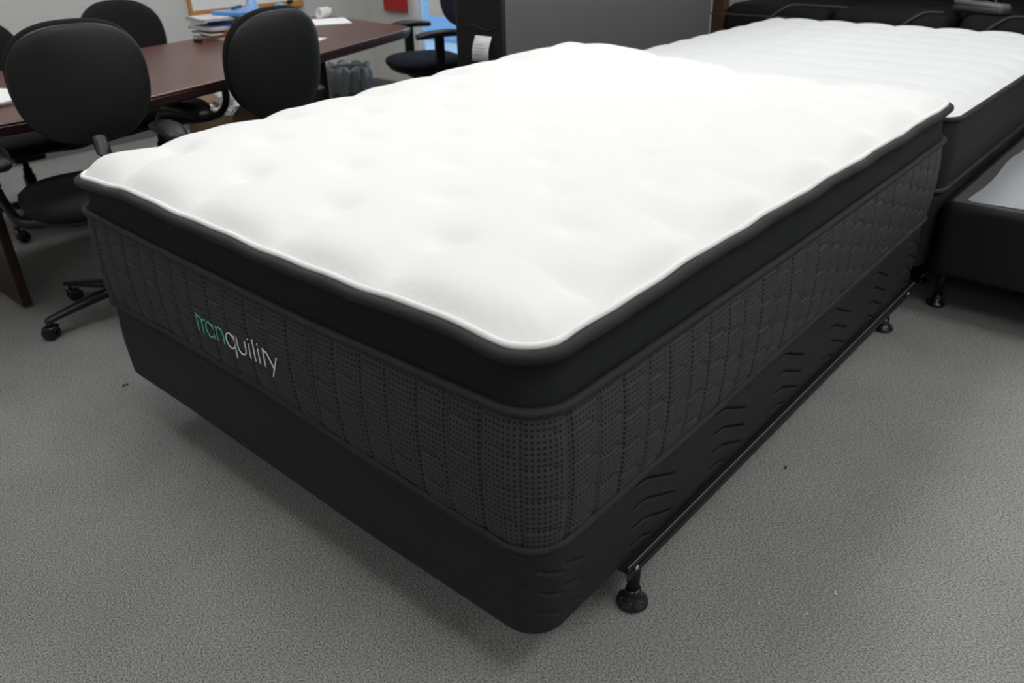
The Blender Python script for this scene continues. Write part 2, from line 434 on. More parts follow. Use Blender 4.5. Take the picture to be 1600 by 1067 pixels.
# lettering on the foot border
def stroke(bm, pts, wd, y):
    """flat ribbon stroke in the x-z plane with rounded joints, raised a millimetre from the fabric"""
    n = len(pts)
    L = []; Rr = []
    for i, (x, z) in enumerate(pts):
        a = pts[max(0, i-1)]; b = pts[min(n-1, i+1)]
        tx, tz = b[0]-a[0], b[1]-a[1]; l = math.hypot(tx, tz) or 1
        px, pz = -tz/l*wd/2, tx/l*wd/2
        L.append((x+px, z+pz)); Rr.append((x-px, z-pz))
    fr = [[bm.verts.new((q[0], yy, q[1])) for q in L+Rr[::-1]] for yy in (y, y+.0014)]
    k = 2*n
    for i in range(n-1):
        for q in fr: bm.faces.new((q[i], q[i+1], q[k-2-i], q[k-1-i]))
    for i in range(k): bm.faces.new((fr[0][i], fr[0][(i+1) % k], fr[1][(i+1) % k], fr[1][i]))
def arcp(cx, cz, rx, rz, a0, a1, n=14):
    return [(cx+rx*math.cos(R(a0+(a1-a0)*i/n)), cz+rz*math.sin(R(a0+(a1-a0)*i/n))) for i in range(n+1)]
B0, XH = .4745, .511
zc = (B0+XH)/2; rz_ = (XH-B0)/2
letters = [
 ('green_thread', [[(-.9765, B0), (-.9765, XH+.008)], [(-.978, XH+.004), (-.962, XH+.000)]]),
 ('green_thread', [[(-.957, B0), (-.957, XH)], [(-.957, XH-.013)]+arcp(-.945, XH-.010, .011, .010, 165, 70, 7)]),
 ('green_thread', [arcp(-.926, zc, .0155, rz_, 0, 360, 26), [(-.9105, B0), (-.9105, XH)]]),
 ('green_thread', [[(-.898, B0), (-.898, XH)], arcp(-.8845, XH-.0145, .0135, .0145, 180, 0)+[(-.871, B0)]]),
 ('white_thread', [arcp(-.8435, zc, .0165, rz_, 0, 360, 26), [(-.827, B0-.019), (-.827, XH)]]),
 ('white_thread', [[(-.8165, XH)]+arcp(-.8005, B0+.0155, .016, .0155, 180, 360)+[(-.7845, XH)]]),
 ('white_thread', [[(-.770, B0), (-.770, XH)], [(-.770, XH+.008), (-.770, XH+.0117)]]),
 ('white_thread', [[(-.7525, B0), (-.7525, XH+.016)]]),
 ('white_thread', [[(-.7355, B0), (-.7355, XH)], [(-.7355, XH+.008), (-.7355, XH+.0117)]]),
 ('white_thread', [[(-.717, B0), (-.717, XH+.007)], [(-.719, XH+.004), (-.7035, XH)]]),
 ('white_thread', [[(-.7035, XH), (-.6845, B0+.006)], [(-.670, XH), (-.694, B0-.016)]]),
]
for m, sts in letters:
    bm = bmesh.new()
    for st in sts: stroke(bm, st, .0031, -.0140)
    obj('letter', bm, m, mt, False)

# box spring under it
bs = thing('box_spring', 'black fabric box spring with chevron stitching, on metal bed frame', 'box spring', (0, 0, 0))
perb, totb = rrect(MX0+.004, MX1-.004, MY0+.004, MY1-.004, .07, .006)
def chev_drop(u):
    """a stitched line runs level, then falls away: height against distance along the side"""
    a = sstep(-.06, 0.0, u); return -.08*(u+.03)*(1-a)-.46*(u+.03)*a
def chev(s, z, z0):
    """short stitched lines in columns"""
    g = 0
    k = round((s-.29)/.315); u = s-(.29+.315*k)
    if abs(u) < .085:
        m_ = (z-z0-.034-chev_drop(u))/.048; dv = abs(m_-round(m_))*.048
        if -.4 < m_ < 3.4: g = math.exp(-(dv/.0030)**2)*sstep(.085, .07, abs(u))
    return g
def box_fn(x, y, nx, ny, s, t):
    a = zbox(x, y); b = zbot(x, y)-.001
    # profile: rounded lower edge, straight side, soft rolled upper edge
    if t < .06: q = t/.06; return -.014*(1-q)**2, a+.016*q*q*.6+.004*q
    tt = (t-.06)/.94; z = a+.0136+(b-a-.0136)*tt
    d = -.020*sstep(.90, 1.0, tt)**1.5+.004*math.sin(math.pi*tt)
    return d-.0065*(.25 if ny < -.7 else 1)*chev(s, z, a)*sstep(0, .05, tt)*sstep(.98, .88, tt), z
skirt('cover', perb, totb, 100, box_fn, 'black_nonwoven', bs, 'both')
for k in range(6):                       # dark thread lying in the stitched chevrons of the long side
    for m_ in range(4):
        if k == 5 and m_ % 2: continue
        bm = bmesh.new(); pts = []
        for q in range(17):
            u = -.08+.16*q/16; y = .074+.29+.315*k+u
            if y > 1.95: break
            z = zbox(0, y)+.034+.048*m_+chev_drop(u)
            if z < zbox(0, y)+.008: continue
            t_ = (z-zbox(0, y)-.0136)/max(.01, zbot(0, y)-zbox(0, y)-.0136)
            pts.append((MX1-.004+.004*math.sin(math.pi*min(1, max(0, t_)))-.0022, y, z))
        if len(pts) > 2:
            tube(bm, pts, .0009, 5); obj('stitch_line', bm, 'stitch_black', bs)
perc, totc = rrect(MX0+.004, MX1-.004, MY0+.004, MY1-.004, .07, .02)
ring_tube('piping', perc, lambda x, y, s: zbot(x, y)-.012, lambda s: -.006, .005, 'black_nonwoven', bs)

# metal bed frame
def glide(parent, x, y, ztop):
    bm = bmesh.new(); lathe(bm, [(.013, .03), (.014, ztop)], 14, Matrix.Translation((x, y, 0))); st = obj('leg', bm, 'black_steel', parent)
    bm = bmesh.new(); lathe(bm, [(.0, 0.001), (.030, .001), (.034, .006), (.033, .012), (.022, .02), (.016, .034), (.016, .045), (0, .045)], 20, Matrix.Translation((x, y, 0)))
    for k in range(8):
        a = k*math.pi/4
        box(bm, .012, .030, -.0016, .0016, .006, .019, M=Matrix.Translation((x, y, 0)) @ Matrix.Rotation(a, 4, 'Z'))
    obj('glide_foot', bm, 'gloss_plastic', st)
def bed_frame(name, label, x0, x1, y0, y1, ztop, legs):
    t = thing(name, label, 'bed frame')
    for sx, x in ((1, x1), (-1, x0)):
        bm = bmesh.new()
        box(bm, min(x, x-sx*.003), max(x, x-sx*.003), y0, y1, ztop-.022, ztop+.014)
        box(bm, min(x, x-sx*.04), max(x, x-sx*.04), y0, y1, ztop-.004, ztop-.0005)
        r = obj('side_rail', bm, 'black_steel', t, False)
        bm = bmesh.new(); box(bm, x-.0015 if sx > 0 else x-.0003, x+.0003 if sx > 0 else x+.0015, y0, y1, ztop+.0138, ztop+.0148)
        obj('rail_lip', bm, 'rail_edge', r, False)
        for yy in (y0+.03, y1-.06):
            bm = bmesh.new(); lathe(bm, [(.006, 0), (.006, .002), (.003, .004), (0, .004)], 10, Matrix.Translation((x, yy, ztop-.006)) @ Matrix.Rotation(R(90)*sx, 4, 'Y'))
            obj('rivet', bm, 'rail_edge', r)
    for y in (y0+.22, y1-.25):
        boxobj('cross_bar', x0+.003, x1-.003, y-.02, y+.02, ztop-.012, ztop-.004, 'black_steel', t)
    for x, y in legs: glide(t, x, y, ztop-.004)
    return t
bed_frame('bed_frame', 'black metal bed frame with side rails and glide feet under mattress lettered tranquility', MX0-.012, MX1+.012, .262, 1.99, .146,
          [(-.012, .325), (-.035, 1.905), (-1.5, .325), (-1.5, 1.905)])

# ------------------------------------------------------------------ second bed, head to head with the first
def plain_mattress(name, label, x0, x1, y0, y1, zb, zt, crown, sp, side_m, top_m, cat='mattress', r=.07):
    t = thing(name, label, cat, ((x0+x1)/2, (y0+y1)/2, 0)); ox, oy = (x0+x1)/2, (y0+y1)/2
    a = (x0-ox, x1-ox, y0-oy, y1-oy)
    pr, to = rrect(*a, r, .02)
    skirt('side_border', pr, to, 10, lambda x, y, nx, ny, s, q: (.012*math.sin(math.pi*q)-.004, zb+(zt-zb)*q), side_m, t, 'both')
    ring_tube('piping', pr, lambda x, y, s: zt, lambda s: .001, .009, 'black_tape', t)
    ring_tube('piping', pr, lambda x, y, s: zb+.008, lambda s: .001, .009, 'black_tape', t)
    P, F = pad_grid(a[0]+.006, a[1]-.006, a[2]+.006, a[3]-.006, r-.006, 120, 150); V = []
    for x, y in P:
        d = edge_dist(x, y, a[0]+.006, a[1]-.006, a[2]+.006, a[3]-.006, r-.006)
        z = zt+.004+crown*(1-math.exp(-max(d, 0)/.06))
        pu = abs(math.sin(math.pi*(x+.03)/sp))*abs(math.sin(math.pi*(y+.05)/sp))
        z += .014*(pu**.5-.6)*sstep(.0, .06, d)
        V.append((x, y, z))
    me = bpy.data.meshes.new('top_panel'); me.from_pydata(V, [], F); obj('top_panel', me, top_m, t)
    return t
def low_base(name, label, x0, x1, y0, y1, z0, z1, side_m, cat='box spring'):
    t = thing(name, label, cat, ((x0+x1)/2, (y0+y1)/2, 0)); ox, oy = (x0+x1)/2, (y0+y1)/2
    pr, to = rrect(x0-ox, x1-ox, y0-oy, y1-oy, .05, .015)
    def fn(x, y, nx, ny, s, q):
        if q < .1: return -.012*(1-q/.1)**2, z0+.012*(q/.1)**2
        if q > .8:
            u = (q-.8)/.2; return -.022*(1-math.cos(u*math.pi/2)), z1-.022+.022*math.sin(u*math.pi/2)
        return .003*math.sin(s*9), z0+.012+(z1-.022-z0-.012)*(q-.1)/.7
    skirt('cover', pr, to, 24, fn, side_m, t, 'both')
    return t
plain_mattress('mattress', 'white puffy mattress with plain dark border beside black sofa', -1.55, .0, 2.075, 4.06, .435, .678, .040, .2, 'dark_border', 'white_top_plain')
low_base('box_spring', 'dark box spring under the plain-bordered white mattress', -1.55, -.004, 2.08, 4.05, .17, .432, 'base_cloth')
bed_frame('bed_frame', 'black metal bed frame carrying plain-bordered white mattress, mostly hidden', -1.545, -.02, 2.35, 4.0, .154, [(-.06, 2.4), (-.06, 3.9), (-1.5, 2.4), (-1.5, 3.9)])
t3 = low_base('box_spring', 'dark fabric box spring with pale grey top sheet and no mattress', .012, 1.39, 2.095, 4.0, .165, .415, 'base_cloth')
# its brown-grey top border and pale sheet
cx, cy = (.012+1.39)/2, (2.095+4.0)/2
boxobj('top_border', .037-cx, 1.36-cx, 2.125-cy, 3.97-cy, .414, .4155, 'base_border', t3)
P, F = pad_grid(.075-cx, 1.33-cx, 2.15-cy, 3.94-cy, .03, 60, 80)
rnd = random.Random(3)
ph = [(rnd.uniform(0, 6), rnd.uniform(4, 14), rnd.uniform(-12, 12)) for _ in range(6)]
V = [(x+.008*math.sin(y*9+1)*(1 if x < .1-cx else 0), y, .4185+.0022*sum(math.sin(a*x+b*y+c) for c, a, b in ph)/2) for x, y in P]
me = bpy.data.meshes.new('top_sheet'); me.from_pydata(V, [], F); obj('top_sheet', me, 'sheet_grey_white', t3)
bed_frame('bed_frame', 'black metal bed frame under the sheeted box spring without mattress', .02, 1.38, 2.15, 3.95, .149, [(.045, 2.22), (1.35, 2.22), (.045, 3.85), (1.35, 3.85)])

# ------------------------------------------------------------------ upright mattress, board, sofas
um = thing('upright_mattress', 'grey-faced mattress standing on edge, black quilted side with white tag', 'mattress', (-2.16, 3.2, 0))
bm = bmesh.new(); box(bm, -.155, .152, -1.0, .98, .0, 1.53, .03, 4); obj('side_border', bm, 'dark_border', um)
bm = bmesh.new()
for sx in (-1, 1): tube(bm, [(sx*.146, -.992, .03), (sx*.146, -.992, 1.5)], .009, 8)
obj('piping', bm, 'black_tape', um)
rr = random.Random(5)
for k in range(10):
    z = .1+k*.14; bm = bmesh.new()
    tube(bm, smoothpath([(-.09, -1.001, z), (-.03, -1.003, z+.012), (.04, -1.001, z-.006), (.11, -1.001, z+.01)], 4), .0035, 6)
    obj('stitching', bm, 'black_tape', um)
bm = bmesh.new(); box(bm, .150, .160, -.985, .97, .02, 1.51, .006, 2); obj('face_panel', bm, 'grey_felt', um, False)
# paper tag hanging from the side
bm = bmesh.new(); pts = [(0, 0, .77), (0, -.010, .74), (0, -.016, .71), (0, -.010, .655)]
rows = [[bm.verts.new((-.010+dx+(z-.8)*.16, -1.010+dy+yo, z)) for dx in (0, .105)] for yo in (0,) for _, dy, z in pts]
for A, B in zip(rows, rows[1:]): bm.faces.new((A[0], A[1], B[1], B[0]))
tg = obj('tag', bm, 'paper', um); md = tg.modifiers.new('thickness', 'SOLIDIFY'); md.thickness = .0012
bm = bmesh.new()
for k in range(7):
    z = .762-k*.015; wq = .07-.012*(k % 3)
    box(bm, .005+(z-.8)*.16, .005+wq+(z-.8)*.16, -1.0118-.016*sstep(.77, .71, z), -1.0108-.016*sstep(.77, .71, z), z-.0018, z+.0018)
obj('tag_print', bm, 'paper_grey', tg, False)
boxobj_ = boxobj('wooden_board', -2.062, -1.972, 4.30, 4.36, 0, 1.7, 'brown_board', None, .004)
tag(boxobj_, 'brown wooden board standing on end beside grey-faced mattress', 'board')

def sofa(label, x0, x1, seams, gap):
    cxs = (x0+x1)/2; t = thing('sofa', label, 'sofa', (cxs, 4.2, 0), 0, None); hw = (x1-x0)/2
    bm = bmesh.new(); box(bm, -hw, hw, .02, .95, .06, .46, .03, 3); obj('base', bm, 'sofa_black', t)
    xs = [-hw]+[g-cxs for g in gap]+[hw]
    for a, b in zip(xs, xs[1:]):
        bm = bmesh.new(); vs = box(bm, a+.008, b-.008, 0, .78, .455, .745, .05, 4)
        for v in bm.verts:
            if v.co.z > .6: v.co.y += .07*(v.co.z-.6)/.145 if v.co.y < .2 else 0
        obj('seat_cushion', bm, 'sofa_black', t)
    bm = bmesh.new(); box(bm, -hw, hw, .78, 1.02, .3, 1.12, .05, 4); obj('backrest', bm, 'sofa_black', t)
    for a in seams:
        a -= cxs; bm = bmesh.new()
        tube(bm, smoothpath([(a-.05, .006, .62), (a, .022, .685), (a+.06, .070, .735), (a+.09, .105, .7475), (a+.15, .12, .7485), (min(a+.42, hw-.06), .12, .7485)], 5), .0065, 6)
        obj('seam', bm, 'sofa_seam', t)
    for sx in (-1, 1):
        for y in (.1, .85): boxobj('foot', sx*(hw-.08)-.03, sx*(hw-.08)+.03, y-.03, y+.03, 0, .065, 'black_plastic', t)
    return t
sofa('black upholstered sofa with pale diagonal seams next to brown wooden board', -1.955, -.62, (-1.62, -.85), (-1.28,))
sofa('black upholstered sofa with one pale seam, grey handsets lying on it', -.585, .75, (-.43,), (.09,))
bm = bmesh.new(); tube(bm, smoothpath([(-1.96, 4.09, .700), (-1.72, 4.10, .700), (-1.5, 4.11, .698), (-1.3, 4.11, .694), (-1.05, 4.12, .690)], 6), .004, 6)
tag(obj('cord', bm, 'sofa_seam'), 'thin pale cord stretched between white mattress and black sofa', 'cord')
def handset(x, y, rz, label):
    t = thing('handset', label, 'handset', (x, y, .7475), rz)
    bm = bmesh.new(); box(bm, -.15, .15, -.045, .045, 0, .035, .012, 3); obj('lower_shell', bm, 'handset_dark', t)
    bm = bmesh.new(); box(bm, -.155, .145, -.04, .04, .034, .062, .012, 3)
    for v in bm.verts:
        if v.co.x > .1: v.co.z -= (v.co.x-.1)*.3
    obj('upper_shell', bm, 'handset_grey', t)
    bm = bmesh.new(); lathe(bm, [(.016, .060), (.016, .067), (.011, .070), (0, .070)], 16, Matrix.Translation((-.105, 0, 0))); obj('button', bm, 'chrome', t)
    bm = bmesh.new(); box(bm, -.06, .02, -.012, .012, .060, .064, .001); obj('display', bm, 'handset_dark', t, False)
handset(-.52, 4.42, R(-25), 'grey plastic handset with silver button on black sofa')
handset(-.12, 4.40, R(-10), 'grey plastic handset on black sofa, near the sheeted box spring')

# ------------------------------------------------------------------ conference table
tb = thing('conference_table', 'dark mahogany boat-shaped conference table with papers on it', 'table', (-2.9, 1.1, 0))
out = [(-2.36, -.42), (-2.28, -.1), (-2.245, .25), (-2.258, .6), (-2.335, .93), (-2.47, 1.35), (-2.64, 1.85), (-2.80, 2.30), (-2.84, 2.385), (-2.92, 2.425),
       (-3.3, 2.47), (-3.68, 2.52), (-3.76, 2.49), (-3.775, 2.42), (-3.62, 1.85), (-3.47, 1.32), (-3.37, .8), (-3.31, .3), (-3.31, -.2), (-3.34, -.42)]
out = [(x+2.9, y-1.1) for x, y in out]
def slab(bm, poly, z0, z1, inset0=0, chamf=.006):
    cxm = sum(p[0] for p in poly)/len(poly); cym = sum(p[1] for p in poly)/len(poly)
    def ring(z, ins): return [bm.verts.new((x-(x-cxm)*ins, y-(y-cym)*ins, z)) for x, y in poly]
    rs = [ring(z0, .012+inset0), ring(z0+.006, inset0), ring(z1-chamf, 0), ring(z1-chamf*.3, .003), ring(z1, .010)]
    n = len(poly)
    for A, B in zip(rs, rs[1:]):
        for i in range(n): bm.faces.new((A[i], A[(i+1) % n], B[(i+1) % n], B[i]))
    bm.faces.new(rs[0][::-1]); bm.faces.new(rs[-1])
bm = bmesh.new(); slab(bm, out, .730, .740); obj('tabletop', bm, 'mahogany', tb, False)
bm = bmesh.new(); slab(bm, [(x*.997, y*.997) for x, y in out], .695, .732, .01); obj('edge_band', bm, 'mahogany_edge', tb, False)
for y, xa, xb in ((.095, -2.575, -3.05), (1.88, -2.98, -3.5)):
    boxobj('leg_panel', xb+2.9, xa+2.9, y-1.1-.018, y-1.1+.018, .012, .697, 'mahogany_edge', tb, .003)
    for x in (xa-.03, xb+.03):
        bm = bmesh.new(); lathe(bm, [(.012, 0), (.012, .008), (.007, .014), (0, .014)], 12, Matrix.Translation((x+2.9, y-1.1+.012, 0)))
        obj('levelling_foot', bm, 'brass', tb)
TZ = .7405
def sheet(name, x, y, w_, d_, rz, z, m, label, th=.0012, cat='paper', group=None):
    bm = bmesh.new(); box(bm, -w_/2, w_/2, -d_/2, d_/2, 0, th)
    o = obj(name, bm, m, None, False); o.location = (x, y, z); o.rotation_euler = (0, 0, rz)
    return tag(o, label, cat, group)
for k in range(3):
    sheet('paper_sheet', -2.70+k*.004, .24-k*.006, .30, .22, R(12+k*4), TZ+k*.005, 'paper', ('white paper sheets stacked on table behind round-backed chair, bottom one', 'white paper sheets stacked on table behind round-backed chair, middle one', 'white paper sheets stacked on table behind round-backed chair, top one')[k], .0045)
sheet('paper_sheet', -3.47, 2.30, .25, .30, R(60), TZ, 'paper', 'white paper sheet lying near the far end of table', .003)
sheet('paper_sheet', -2.935, 1.80, .12, .10, R(30), TZ, 'paper', 'small white paper slip lying near the table edge', .002)
bm = bmesh.new(); pts = []
for k in range(60):
    a = k*.55; pts.append((-3.62+.03*math.cos(a), 2.36+k*.0012+.03*math.sin(a)*.4, TZ+.034+.026*math.sin(a)))
tube(bm, pts, .004, 6); tag(obj('coiled_cord', bm, 'paper'), 'small white coiled cord beside the far paper sheet', 'cord')

# stack of files
random.seed(11)
def stackitem(name, z, th, w_, d_, rz, m, label, cat, dx=0, dy=0, wave=.004):
    nx, ny = 14, 10; bm = bmesh.new(); g = {}
    p1 = random.uniform(0, 6)
    for k in (0, 1):
        for i in range(nx+1):
            for j in range(ny+1):
                u = i/nx-.5; v = j/ny-.5
                zz = z+k*th+wave*math.sin(u*7+p1)*math.cos(v*5+p1)+wave*.5
                g[k, i, j] = bm.verts.new((u*w_, v*d_, zz-z))
    for i in range(nx):
        for j in range(ny):
            bm.faces.new((g[1, i, j], g[1, i+1, j], g[1, i+1, j+1], g[1, i, j+1])); bm.faces.new((g[0, i, j], g[0, i, j+1], g[0, i+1, j+1], g[0, i+1, j]))
    for i in range(nx):
        bm.faces.new((g[0, i, 0], g[0, i+1, 0], g[1, i+1, 0], g[1, i, 0])); bm.faces.new((g[0, i, ny], g[1, i, ny], g[1, i+1, ny], g[0, i+1, ny]))
    for j in range(ny):
        bm.faces.new((g[0, 0, j], g[1, 0, j], g[1, 0, j+1], g[0, 0, j+1])); bm.faces.new((g[0, nx, j], g[0, nx, j+1], g[1, nx, j+1], g[1, nx, j]))
    o = obj(name, bm, m, None, False); o.location = (-3.44+dx, 1.67+dy, z); o.rotation_euler = (0, 0, rz)
    return tag(o, label, cat)
ST = [('magazine', .016, .23, .31, 5, 'paper_grey', 'grey magazine at the bottom of the document stack', 'magazine', 0, 0),
      ('folder', .010, .24, .31, 12, 'folder_orange', 'orange folder low in the document stack', 'folder', .03, .02),
      ('paper_bundle', .020, .22, .30, -4, 'paper_cream', 'cream paper bundle above the orange folder in stack', 'paper', -.01, -.02),
      ('folder', .008, .24, .31, 8, 'folder_red', 'thin red folder in the document stack', 'folder', .02, .03),
      ('paper_bundle', .026, .23, .30, 2, 'paper_grey', 'grey paper bundle above the red folder in stack', 'paper', -.01, -.03),
      ('folder', .018, .22, .28, 10, 'folder_royal', 'royal blue binder in the document stack', 'folder', .03, .05),
      ('folder', .016, .22, .27, 3, 'folder_dark', 'charcoal binder between blue ones in document stack', 'folder', .025, .05),
      ('paper_bundle', .024, .22, .27, -6, 'paper_grey', 'curled grey paper bundle under the light blue binder', 'paper', -.02, -.05),
      ('folder', .030, .22, .23, 9, 'folder_blue', 'light blue binder on top of the document stack', 'folder', .03, .06)]
z = TZ
for nm, th, w_, d_, a, m, lb, ct, dx, dy in ST:
    stackitem(nm, z, th*.56, w_, d_, R(a), m, lb, ct, dx, dy, .0018 if 'paper' in nm else .0004); z += th*.56+.0032
ztop = z
# marker pen, pack and blue cup on the stack
bm = bmesh.new(); lathe(bm, [(0, -.065), (.004, -.065), (.008, -.05), (.008, .05), (.006, .06), (0, .062)], 12, Matrix.Translation((-3.45, 1.72, ztop+.0095)) @ Matrix.Rotation(R(35), 4, 'Z') @ Matrix.Rotation(R(90), 4, 'X'))
tag(obj('marker_pen', bm, 'folder_dark'), 'black marker pen lying on the light blue binder', 'pen')
# water bottle on the table
wb = thing('water_bottle', 'clear plastic water bottle with blue label beside document stack', 'bottle', (-3.27, 1.70, TZ))
bm = bmesh.new(); lathe(bm, [(0, 0), (.026, 0), (.031, .006), (.032, .05), (.030, .055), (.032, .06), (.032, .14), (.029, .16), (.016, .19), (.012, .2), (.012, .212), (0, .212)], 24); obj('body', bm, 'clear_plastic', wb)
bm = bmesh.new(); lathe(bm, [(.0326, .07), (.0330, .072), (.0330, .115), (.0326, .117)], 24); obj('label_band', bm, 'paper', wb)
for k in range(5):
    bm = bmesh.new(); box(bm, .0325, .0338, -.008, .008, .078, .108, M=Matrix.Rotation(k*1.256+.3, 4, 'Z')); obj('label_print', bm, 'label_blue', wb, False)
bm = bmesh.new(); lathe(bm, [(.0145, .203), (.0145, .222), (.013, .224), (0, .224)], 18); obj('cap', bm, 'white_trim', wb)
sn = thing('snack_pack', 'crumpled printed snack pack next to the water bottle', 'packet', (-3.40, 1.95, TZ), R(20))
bm = bmesh.new(); box(bm, -.06, .06, -.045, .045, 0, .10, .018, 3)
for v in bm.verts: v.co += Vector((random.uniform(-1, 1), random.uniform(-1, 1), random.uniform(-.3, .3)))*.006
obj('wrapper', bm, 'paper_cream', sn)
bm = bmesh.new(); box(bm, .055, .064, -.03, .03, .03, .08, .003); obj('print', bm, 'green_print', sn)
bm = bmesh.new(); lathe(bm, [(0, 0), (.034, 0), (.040, .03), (.042, .085), (.036, .105), (.02, .118), (0, .122)], 22)
o = tag(obj('blue_jar', bm, 'cap_blue'), 'blue domed plastic jar beside the snack pack', 'jar'); o.location = (-3.54, 2.05, TZ)
bm = bmesh.new(); box(bm, -.025, .025, -.006, .006, 0, .014, .003); tube(bm, smoothpath([(-.02, 0, .012), (-.014, -.012, .03), (.0, -.014, .034), (.014, -.012, .03), (.02, 0, .012)], 4), .0015, 6)
o = tag(obj('binder_clip', bm, 'black_plastic'), 'black binder clip at the foot of the document stack', 'clip'); o.location = (-3.36, 1.42, TZ); o.rotation_euler = (0, 0, R(20))

# ------------------------------------------------------------------ wall things
wbd = thing('whiteboard', 'white board in an orange-brown wood frame on the wall', 'whiteboard', (XW, 2.6, .70))
bm = bmesh.new(); box(bm, .002, .022, -.43, .43, .035, 1.1); obj('panel', bm, 'whiteboard', wbd, False)
for a in ((-.45, .45, 0, .045), (-.45, .45, 1.09, 1.13), (-.45, -.432, .045, 1.09), (.432, .45, .045, 1.09)):
    boxobj('frame_rail', .001, .03, a[0], a[1], a[2], a[3], 'oak_frame', wbd, .003)
bm = bmesh.new(); lathe(bm, [(.016, 0), (.016, .008), (.007, .012), (.007, .026), (.014, .034), (.014, .040), (0, .040)], 14, Matrix.Translation((XW+.03, 2.92, .737)) @ Matrix.Rotation(R(75), 4, 'Y'))
tag(obj('board_magnet', bm, 'black_plastic'), 'black knob magnet on the frame of the white board', 'magnet')
rs = thing('red_wall_board', 'red rectangular board hanging on the wall beside the window', 'board', (-4.405, YB, .62))
bm = bmesh.new(); box(bm, -.125, .125, -.034, -.004, 0, .5, .006); obj('panel', bm, 'red_board', rs, False)
bm = bmesh.new(); box(bm, -.02, .02, -.006, 0, .1, .4); obj('hanger', bm, 'black_plastic', rs, False)

# ------------------------------------------------------------------ under the table
cb = thing('cardboard_box', 'open brown cardboard box holding white papers under the table', 'box', (-3.82, 1.78, 0), R(10))
bm = bmesh.new()
for a in ((-.2, .2, -.15, -.145), (-.2, .2, .145, .15), (-.2, -.195, -.145, .145), (.195, .2, -.145, .145)): box(bm, *a, 0, .30)
box(bm, -.2, .2, -.15, .15, 0, .005); obj('body', bm, 'cardboard', cb, False)
for sx in (-1, 1):
    bm = bmesh.new(); box(bm, 0, .004, -.145, .145, 0, .12, M=Matrix.Translation((sx*.197, 0, .30)) @ Matrix.Rotation(sx*R(50), 4, 'Y')); obj('flap', bm, 'cardboard', cb, False)
for k in range(5):
    bm = bmesh.new(); bmesh.ops.create_icosphere(bm, subdivisions=3, radius=.055)
    rr = random.Random(20+k)
    for v in bm.verts: v.co *= 1+rr.uniform(-.28, .12)
    o = tag(obj('crumpled_paper', bm, 'paper', None, False), 'crumpled white paper ball heaped in the cardboard box', 'paper', 'crumpled papers in the cardboard box')
    o.location = (-3.82+(-.11, .06, -.02, .09, -.10)[k], 1.78+(-.07, -.07, 0, .07, .07)[k], (.27, .27, .355, .27, .27)[k])
bn = thing('waste_bin', 'grey waste bin lined with a clear plastic bag', 'bin', (-4.08, 2.88, 0))
bm = bmesh.new(); lathe(bm, [(0, 0), (.11, 0), (.115, .01), (.145, .33), (.150, .335), (.150, .345), (.140, .345), (.108, .015), (0, .015)], 28); obj('body', bm, 'bin_grey', bn)
bm = bmesh.new(); rr = random.Random(9); n = 72; rings = []
for q, (r_, z_) in enumerate(((.135, .24), (.143, .33), (.150, .365), (.158, .358), (.165, .31), (.168, .24), (.166, .19))):
    rings.append([bm.verts.new(((r_+.008*math.sin(j*1.7+q)*q/4+rr.uniform(-.004, .005)*q/2)*math.cos(2*math.pi*j/n), (r_+.008*math.sin(j*1.7+q)*q/4+rr.uniform(-.004, .005)*q/2)*math.sin(2*math.pi*j/n), z_+.012*math.sin(j*.8+q)+rr.uniform(-.006, .006))) for j in range(n)])
for A, B in zip(rings, rings[1:]):
    for j in range(n): bm.faces.new((A[j], A[(j+1) % n], B[(j+1) % n], B[j]))
obj('liner_bag', bm, 'bag_film', bn)
bm = bmesh.new(); box(bm, -.04, .04, -.03, .03, 0, .05, .01, 2)
o = tag(obj('cream_block', bm, 'paper_cream', None, False), 'small cream block on the carpet under the table', 'block'); o.location = (-2.95, 1.02, 0)

# ------------------------------------------------------------------ office chairs (front is local +y)
def disc_pad(bm, hw, hh, th, ex=2.45, curve=.05, rim=.5, n=64, k=9, back=False):
    """cushion shaped like a rounded super-ellipse in the x-z plane; thickness along y (front = +y)"""
    def pt(a, q):
        c, s = math.cos(a), math.sin(a)
        x = hw*math.copysign(abs(c)**(2/ex), c)*q; z = hh*math.copysign(abs(s)**(2/ex), s)*q
        return x, z
    def ysurf(x): return curve*(x/hw)**2
    sides = []
    for sgn in (1, -1):
        rings = []
        for i in range(k):
            q = math.sin(math.pi/2*i/(k-1)) if i else 0
            rings.append([(lambda p: bm.verts.new((p[0], ysurf(p[0])+sgn*th/2*(1-q**6)**.5*(1 if q < 1 else 0), p[1])))(pt(2*math.pi*j/n, q)) for j in range(n)] if i else [bm.verts.new((0, sgn*th/2, 0))])
        sides.append(rings)
    for rings in sides:
        for A, B in zip(rings, rings[1:]):
            for j in range(n):
                f = [A[j % len(A)], A[(j+1) % len(A)], B[(j+1) % n], B[j]]
                g = []
                for v in f:
                    if v not in g: g.append(v)
                bm.faces.new(g)
    bmesh.ops.remove_doubles(bm, verts=bm.verts, dist=.0004)

